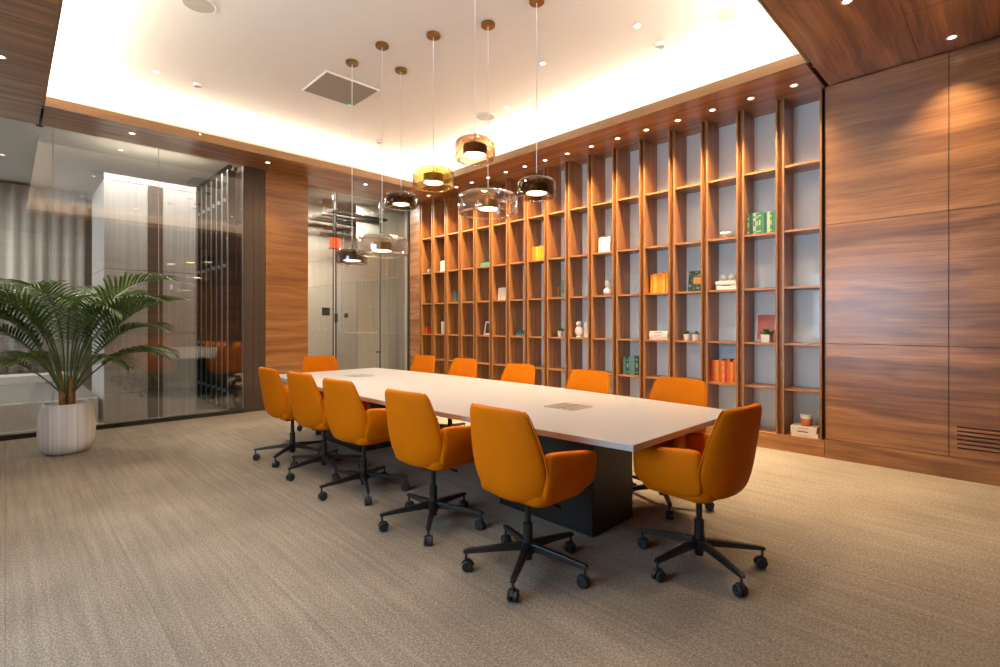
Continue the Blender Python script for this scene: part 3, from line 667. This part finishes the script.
# ------------------------------------------------------------------ pendants
def pendant(x, y, zmid, dia, gh, glass, label, wob=0, topmat=None):
    t = empty('pendant_lamp', (x, y, ZC), label=label, cat='pendant lamp', group='glass drum pendants over the table')
    r = dia / 2; zt = zmid - ZC + gh / 2; zb = zt - gh
    link('canopy', lathe(bmesh.new(), [(0, 0), (.062, 0), (.064, -.004), (.064, -.024), (.060, -.028), (0, -.028)], 32), M['brass'], t, smooth=True, auto=40)
    pts = []
    n_ = 28; z1 = zt + .055; L = -.028 - z1
    for i in range(n_ + 1):
        u = i / n_; a = wob * math.sin(u * math.pi) * math.sin(u * math.pi * 4.2)
        pts.append((a, a * .6, -.028 - L * u))
    bm = bmesh.new(); tube(bm, pts, .0036, 8)
    link('cable', bm, M['cable'], t, smooth=True)
    link('stem', tube(bmesh.new(), [(0, 0, z1), (0, 0, zt - .03)], .006, 10), M['brass'], t, smooth=True, auto=40)
    # glass drum: domed shoulder, straight side, open bottom with a turned-in lip; a real wall thickness
    sh = gh * .26
    out = [(.012, zt)] + [(r * .80 * q + .0, zt) for q in (.5, .85)]
    for a_ in (0, 20, 40, 60, 80, 90): out.append((r - sh + sh * math.sin(R(a_)), zt - sh + sh * math.cos(R(a_))))
    out += [(r, zt - gh * .5), (r, zb + sh * .6)]
    for a_ in (25, 50, 75, 90): out.append((r - sh * .6 + sh * .6 * math.cos(R(a_)), zb + sh * .6 - sh * .6 * math.sin(R(a_))))
    out.append((r * .72, zb))
    inn = []
    for i, (rr, z_) in enumerate(out):
        c_r, c_z = r * .3, (zt + zb) / 2
        dr, dz = rr - c_r, z_ - c_z; L_ = math.hypot(dr, dz) or 1
        inn.append((max(.006, rr - .004 * (dr / L_ if rr > .02 else 0)), z_ - .004 * dz / L_))
    prof_ = out + inn[::-1]
    bm = bmesh.new(); lathe(bm, prof_, 56, closed=True)
    link('glass_shade', bm, glass, t, smooth=True)
    ri = .095; zi1 = zb + gh * .26; zi0 = zi1 + gh * .46
    link('lamp_body', lathe(bmesh.new(), [(0, zi0), (ri - .004, zi0), (ri, zi0 - .004), (ri, zi1), (ri - .006, zi1), (ri - .006, zi1 + .004), (0, zi1 + .004)], 40), topmat or M['brass'], t, smooth=True, auto=40)
    link('diffuser', lathe(bmesh.new(), [(0, zi1 - .003), (ri * .7, zi1 - .002), (ri - .007, zi1 + .003), (0, zi1 + .0035)], 36), M['led'], t, smooth=True, auto=60)
    area('lamp', (0, 0, zi1 - .012), (.16, .16), 3, WARM, (0, 0, 0), 160, t, 'DISK')
    return t
pendant(2.56, 4.80, 2.03, .31, .15, M['g_smoke'], 'smoked glass drum pendant hanging lowest, leftmost of all seven', topmat=M['brass_dark'])
pendant(2.61, 4.30, 2.09, .50, .17, M['g_clear'], 'wide clear glass drum pendant hanging low at the left')
pendant(3.01, 4.58, 2.65, .33, .155, M['g_smoke'], 'smoked glass drum pendant above the wide clear one at the left', topmat=M['brass_dark'])
pendant(2.86, 3.81, 2.70, .38, .175, M['g_amber'], 'yellow amber glass drum pendant', .007)
pendant(3.11, 3.33, 2.42, .54, .18, M['g_clear'], 'widest clear glass drum pendant, hanging in the middle', .008)
pendant(3.17, 2.80, 2.47, .32, .155, M['g_smoke'], 'smoked glass drum pendant, rightmost of all seven', .003, topmat=M['brass_dark'])
pendant(2.66, 3.0, 2.72, .32, .17, M['g_bronze'], 'bronze tinted glass drum pendant, highest of all seven', topmat=M['brass_dark'])

# ------------------------------------------------------------------ table
TX, TY0, TY1 = 2.925, 1.335, 6.125
tb = empty('conference_table', (TX, (TY0 + TY1) / 2, 0), label='long white boat-shaped conference table on dark pedestals', cat='table')
def halfw(u): return .685 + .125 * (1 - (2 * u - 1) ** 2)
def outline(dz, inset=0):
    r_ = []
    n_ = 24; L = TY1 - TY0
    for i in range(n_ + 1): r_.append((-(halfw(i / n_) - inset), -L / 2 + inset + (L - 2 * inset) * i / n_, dz))
    for i in range(n_, -1, -1): r_.append(((halfw(i / n_) - inset), -L / 2 + inset + (L - 2 * inset) * i / n_, dz))
    return r_
link('table_top', loft(bmesh.new(), [outline(.706), outline(.710), outline(.738), outline(.740, .002)]), M['table'], tb)
link('table_beam', B(-.12, .12, -2.05, 2.05, .63, .705), M['pedestal'], tb)
for yc in (2.28 - 3.73, 5.20 - 3.73):
    bm = bmesh.new()
    loft(bm, [[(-.29, yc - .42, 0), (.19, yc - .42, 0), (.19, yc + .42, 0), (-.29, yc + .42, 0)], [(-.29, yc - .42, .705), (.19, yc - .42, .705), (.19, yc + .42, .705), (-.29, yc + .42, .705)]])
    link('pedestal', bm, M['pedestal'], tb, bevel=.01)
for yc in (2.28, 5.33):
    y_ = yc - 3.73
    p_ = link('cable_port', Bs([(-.115, .115, y_ - .125, y_ - .004, .740, .7435), (-.115, .115, y_ + .004, y_ + .125, .740, .7435)]), M['port'], tb)
    link('port_rim', Bs([(-.12, .12, y_ - .13, y_ - .126, .740, .7445), (-.12, .12, y_ + .126, y_ + .13, .740, .7445), (-.12, -.116, y_ - .126, y_ + .126, .740, .7445), (.116, .12, y_ - .126, y_ + .126, .740, .7445)]), M['steel'], p_)

# ------------------------------------------------------------------ chairs
def rrect(cx, cy, hx, hy, rad, z, n=4):
    p_ = []
    for sx, sy, a0 in ((1, 1, 0), (-1, 1, 90), (-1, -1, 180), (1, -1, 270)):
        for i in range(n + 1):
            a = R(a0 + 90 * i / n); p_.append((cx + sx * (hx - rad) + rad * math.cos(a), cy + sy * (hy - rad) + rad * math.sin(a), z))
    return p_
def make_chair():
    t = empty('office_chair', (0, 0, 0))
    # back shell: rings over height, each ring a closed slim lens curved around the sitter
    prof = [(.424, .125, -.146, .028, .9), (.429, .168, -.164, .044, 1), (.449, .206, -.184, .056, 1), (.487, .236, -.201, .060, 1), (.545, .257, -.214, .060, 1), (.62, .266, -.227, .058, 1), (.69, .260, -.240, .054, .95),
            (.76, .247, -.252, .050, .85), (.83, .232, -.264, .046, .72), (.875, .221, -.271, .043, .62), (.90, .208, -.275, .040, .58), (.915, .188, -.278, .032, .55), (.921, .155, -.280, .014, .5)]
    bm = bmesh.new(); rings = []
    us = [-1, -.96, -.86, -.66, -.4, 0, .4, .66, .86, .96, 1]
    for z, w, xc, th, cv_ in prof:
        o_, i_ = [], []
        for u in us:
            x = xc + .075 * cv_ * abs(u) ** 2.6
            k = (1 - abs(u) ** 7) ** .5 if abs(u) < 1 else 0
            o_.append((x - th / 2 * k, w * u, z)); i_.append((x + th / 2 * k, w * u, z))
        rings.append(o_ + i_[-2:0:-1])
    loft(bm, rings)
    link('backrest', bm, M['leather'], t, smooth=True, subd=1)
    # piped seam that runs around the edge of the back
    bm = bmesh.new()
    seam = [((xc + .075 * cv_ + .003), s * (w + .001), z) for s in (1,) for z, w, xc, th, cv_ in prof[1:-1]]
    tube(bm, seam, .004, 6); link('seam_piping', bm, M['leather'], t, smooth=True)
    bm = bmesh.new(); tube(bm, [(a, -b__, c__) for a, b__, c__ in seam], .004, 6)
    link('seam_piping', bm, M['leather'], t, smooth=True)
    # arms: padded wings; vertical rounded slab, under edge sweeping up to the front
    for s in (1, -1):
        bm = bmesh.new(); rings = []
        for x, zb, zt_, yy, hw in ((-.150, .54, .63, .252, .006), (-.147, .495, .685, .252, .018), (-.135, .466, .703, .255, .026), (-.10, .450, .704, .260, .029), (-.03, .438, .699, .268, .030), (.05, .437, .689, .272, .030), (.12, .446, .679, .273, .030), (.19, .465, .670, .273, .029), (.228, .485, .662, .272, .024), (.240, .515, .646, .271, .010)):
            zc_, hz = (zb + zt_) / 2, (zt_ - zb) / 2
            ring = []
            for i in range(20):
                a = 2 * math.pi * i / 20; ca, sa = math.cos(a), math.sin(a)
                zq = zc_ + hz * math.copysign(abs(sa) ** .22, sa); tuck = .045 * max(0, (.56 - zq) / .11) ** 1.5
                ring.append((x, s * (yy - tuck) + hw * math.copysign(abs(ca) ** .6, ca), zq))
            rings.append(ring)
        loft(bm, rings); link('armrest', bm, M['leather'], t, smooth=True, subd=1)
    # seat cushion
    bm = bmesh.new(); rings = []
    for z, gx, rr in ((.417, -.055, .05), (.423, -.03, .06), (.442, -.012, .07), (.480, -.008, .07), (.503, -.014, .07), (.512, -.035, .06), (.515, -.09, .05)):
        rings.append(rrect(.035, 0, .215 + gx, .248 + gx, rr, z))
    loft(bm, rings); link('seat_cushion', bm, M['leather'], t, smooth=True)
    bm = B(-.09, .10, -.07, .07, .385, .418); link('mechanism', bm, M['black'], t, bevel=.008)
    bm = bmesh.new(); tube(bm, [(.0, -.06, .402), (.01, -.16, .398), (.015, -.215, .392)], [.005, .005, .009], 8); link('lever', bm, M['black'], t, smooth=True)
    bm = bmesh.new(); lathe(bm, [(0, .386), (.016, .386), (.016, .26), (.026, .258), (.027, .17), (.029, .155), (.040, .150), (.043, .128), (.038, .100), (.026, .085), (.024, .060), (0, .060)], 24)
    link('gas_column', bm, M['black'], t, smooth=True, auto=40)
    # five legs, each with its caster
    for k in range(5):
        bm = bmesh.new(); rings = []
        for x, z, hw, hh in ((.030, .132, .021, .020), (.08, .130, .020, .018), (.18, .122, .018, .015), (.29, .112, .0155, .012), (.34, .107, .015, .010), (.354, .105, .012, .007)):
            rings.append([(x, -hw, z - hh), (x, hw, z - hh), (x, hw * .8, z + hh), (x, -hw * .8, z + hh)])
        loft(bm, rings)
        lg = link('leg', bm, M['black'], t, bevel=.003); lg.rotation_euler = (0, 0, R(72 * k))
        bm = bmesh.new()
        lathe(bm, [(0, .100), (.007, .100), (.007, .058), (0, .058)], 12, (.338, 0, 0))
        ca = bmesh.new()
        # twin wheels and hood
        for sy in (-1, 1):
            ring = []
            for (ax, rr) in ((.006, .020), (.006, .027), (.010, .030), (.022, .030), (.026, .026), (.026, .010), (.022, .008)):
                ring.append([(.330 + rr * math.cos(2 * math.pi * i / 22), sy * ax, .030 + rr * math.sin(2 * math.pi * i / 22)) for i in range(22)])
            loft(bm, ring)
        tube(bm, [(.330, -.008, .030), (.330, .008, .030)], .008, 10)
        hood = []
        for a_ in range(20, 181, 20):
            q = R(a_); hood.append([(.330 + rr * math.cos(q), yy, .030 + rr * math.sin(q)) for rr, yy in ((.030, -.006), (.036, -.006), (.036, .006), (.030, .006))])
        loft(bm, hood)
        ca.free()
        link('caster', bm, M['rubber'], lg, smooth=True, auto=40)
    return t
chair0 = make_chair()
CH = [
 # x, y, facing (deg from +X), leg phase (world deg), label
 (2.045, 1.87, 0, -6, 'orange swivel chair on the left long side of the table, closest to the camera', 'L'),
 (2.055, 2.74, 4, 12, 'orange swivel chair on the left long side of the table, second from the camera', 'L'),
 (2.055, 3.66, 4, -42, 'orange swivel chair on the left long side of the table, third from the camera', 'L'),
 (2.07, 4.40, 4, 45, 'orange swivel chair on the left long side of the table, fourth from the camera', 'L'),
 (2.05, 5.06, 0, 6, 'orange swivel chair on the left long side of the table, farthest from the camera', 'L'),
 (2.765, 1.235, 85, 23, 'orange swivel chair at the near end of the table, its back turned to the camera', 'E'),
 (2.93, 6.13, -90, 10, 'orange swivel chair at the far end of the table, in front of the amber pier', 'E'),
 (3.53, 1.86, 173, 0, 'orange swivel chair on the bookcase side, nearest, mostly hidden by the table corner', 'R'),
 (3.56, 2.72, 176, 5, 'orange swivel chair on the bookcase side, second from the camera', 'R'),
 (3.62, 3.64, 177, 50, 'orange swivel chair on the bookcase side, third from the camera', 'R'),
 (3.74, 4.66, 180, 20, 'orange swivel chair on the bookcase side, fourth from the camera', 'R'),
 (3.74, 5.48, 180, 33, 'orange swivel chair on the bookcase side, farthest from the camera', 'R'),
]
GN = {'L': 'orange chairs on the left side of the table', 'R': 'orange chairs on the bookcase side of the table', 'E': 'orange chairs at the ends of the table'}
for i, (x, y, fa, ph, lab, g_) in enumerate(CH):
    t = chair0 if i == 0 else copy_tree(chair0)
    t.location = (x, y, 0); t.rotation_euler = (0, 0, R(fa))
    tag(t, lab, 'chair', GN[g_])
    legs = [c for c in t.children if c.name.startswith('leg')]
    for k, lg in enumerate(legs): lg.rotation_euler = (0, 0, R(ph - fa + 72 * k))

# ------------------------------------------------------------------ potted palm
px_, py_ = .46, 6.93
pl_ = empty('potted_palm', (px_, py_, 0), label='feathery green palm in a round white ribbed pot before the glass', cat='plant')
bm = bmesh.new()
lathe(bm, [(0, .0), (.13, 0), (.17, .014), (.208, .06), (.228, .13), (.236, .21), (.234, .30), (.224, .40), (.208, .485), (.202, .515), (.194, .522), (.184, .515), (.186, .47), (0, .47)], 64)
link('pot', bm, M['pot'], pl_, smooth=True)
link('soil', lathe(bmesh.new(), [(0, .487), (.12, .485), (.1855, .478), (.1855, .471), (0, .471)], 32), M['soil'], pl_, smooth=True)
rnd = random.Random(11)
for i in range(5):
    a = R(72 * i + 10); bx, by = .045 * math.cos(a), .045 * math.sin(a)
    bm = bmesh.new(); tube(bm, [(bx, by, .46), (bx * 1.2, by * 1.2, .60), (bx * 1.5, by * 1.5, .78)], [.024, .019, .012], 10)
    link('stem', bm, M['bark'], pl_, smooth=True)
def frond(az, L, rise, droop, seed):
    rr = random.Random(seed)
    bm = bmesh.new(); n_ = 26; pts = []
    ca, sa = math.cos(az), math.sin(az)
    p = Vector((.05 * ca, .05 * sa, .62)); th = rise; st = L / n_
    for i in range(n_ + 1):
        pts.append(p.copy())
        u = i / n_
        th = rise - droop * u ** 1.9
        p = p + Vector((ca * math.cos(th), sa * math.cos(th), math.sin(th))) * st
    tube(bm, pts, [.009 * (1 - .85 * i / n_) + .0012 for i in range(n_ + 1)], 6, mi=1)
    side = Vector((-sa, ca, 0)); up = Vector((0, 0, 1))
    npair = 27
    for k in range(npair):
        u = .36 + .63 * k / (npair - 1); f_ = u * n_; i0 = min(int(f_), n_ - 1); fr = f_ - i0
        base = pts[i0].lerp(pts[i0 + 1], fr); tan = (pts[i0 + 1] - pts[i0]).normalized(); nr = side.cross(tan); nr = -nr if nr.z < 0 else nr
        v_ = (u - .36) / .64
        ll = L * .30 * (math.sin(math.pi * (.16 + .80 * v_)) ** .8) * rr.uniform(.88, 1.08)
        sw = R(60 - 34 * v_) 
        for s_ in (-1, 1):
            d = (tan * math.cos(sw) + side * s_ * math.sin(sw) + nr * .28).normalized()
            w = .0090 + .004 * math.sin(math.pi * v_); q = base.copy(); last = None; seg = 5
            dd = d.copy()
            for j in range(seg + 1):
                tt = j / seg; ww = w * (math.sin(math.pi * min(1, .25 + .75 * tt)) ** .7 if tt < 1 else .02)
                lat = dd.cross(up); lat = lat.normalized() if lat.length > 1e-3 else tan
                fold = Vector((0, 0, ww * .45))
                ring = [bm.verts.new(q - lat * ww + fold), bm.verts.new(q), bm.verts.new(q + lat * ww + fold)]
                if last:
                    bm.faces.new((last[0], last[1], ring[1], ring[0])); bm.faces.new((last[1], last[2], ring[2], ring[1]))
                last = ring
                dd = (dd + Vector((0, 0, -.26 * (tt + .25)))).normalized(); q = q + dd * ll / seg
    o = link('frond', bm, [M['leaf'], M['stalk']], pl_, smooth=True)
    return o
# azimuths in world degrees; the picture's right is about -44 deg, its left about 136 deg
FR = [(-38, 1.62, 74, 92), (-50, 1.45, 66, 88), (-28, 1.45, 60, 72), (-62, 1.35, 78, 128), (-44, 1.22, 56, 92),
      (136, 1.62, 72, 96), (150, 1.50, 62, 84), (122, 1.45, 76, 122), (165, 1.3, 70, 118), (142, 1.25, 56, 94),
      (60, 1.55, 82, 104), (85, 1.45, 78, 96), (35, 1.45, 78, 96), (10, 1.4, 76, 100), (-90, 1.35, 80, 122), (-115, 1.45, 82, 112),
      (-150, 1.4, 78, 116), (180, 1.45, 76, 98), (-33, 1.02, 44, 92), (-64, .92, 46, 104), (152, 1.02, 40, 90), (-8, 1.0, 46, 98), (-128, .9, 54, 108), (118, .95, 42, 96)]
for i, (az, L, rs, dr) in enumerate(FR):
    frond(R(az + rnd.uniform(-5, 5)), L * 1.04 * rnd.uniform(.95, 1.05), R(rs + 7), R(dr), 100 + i)
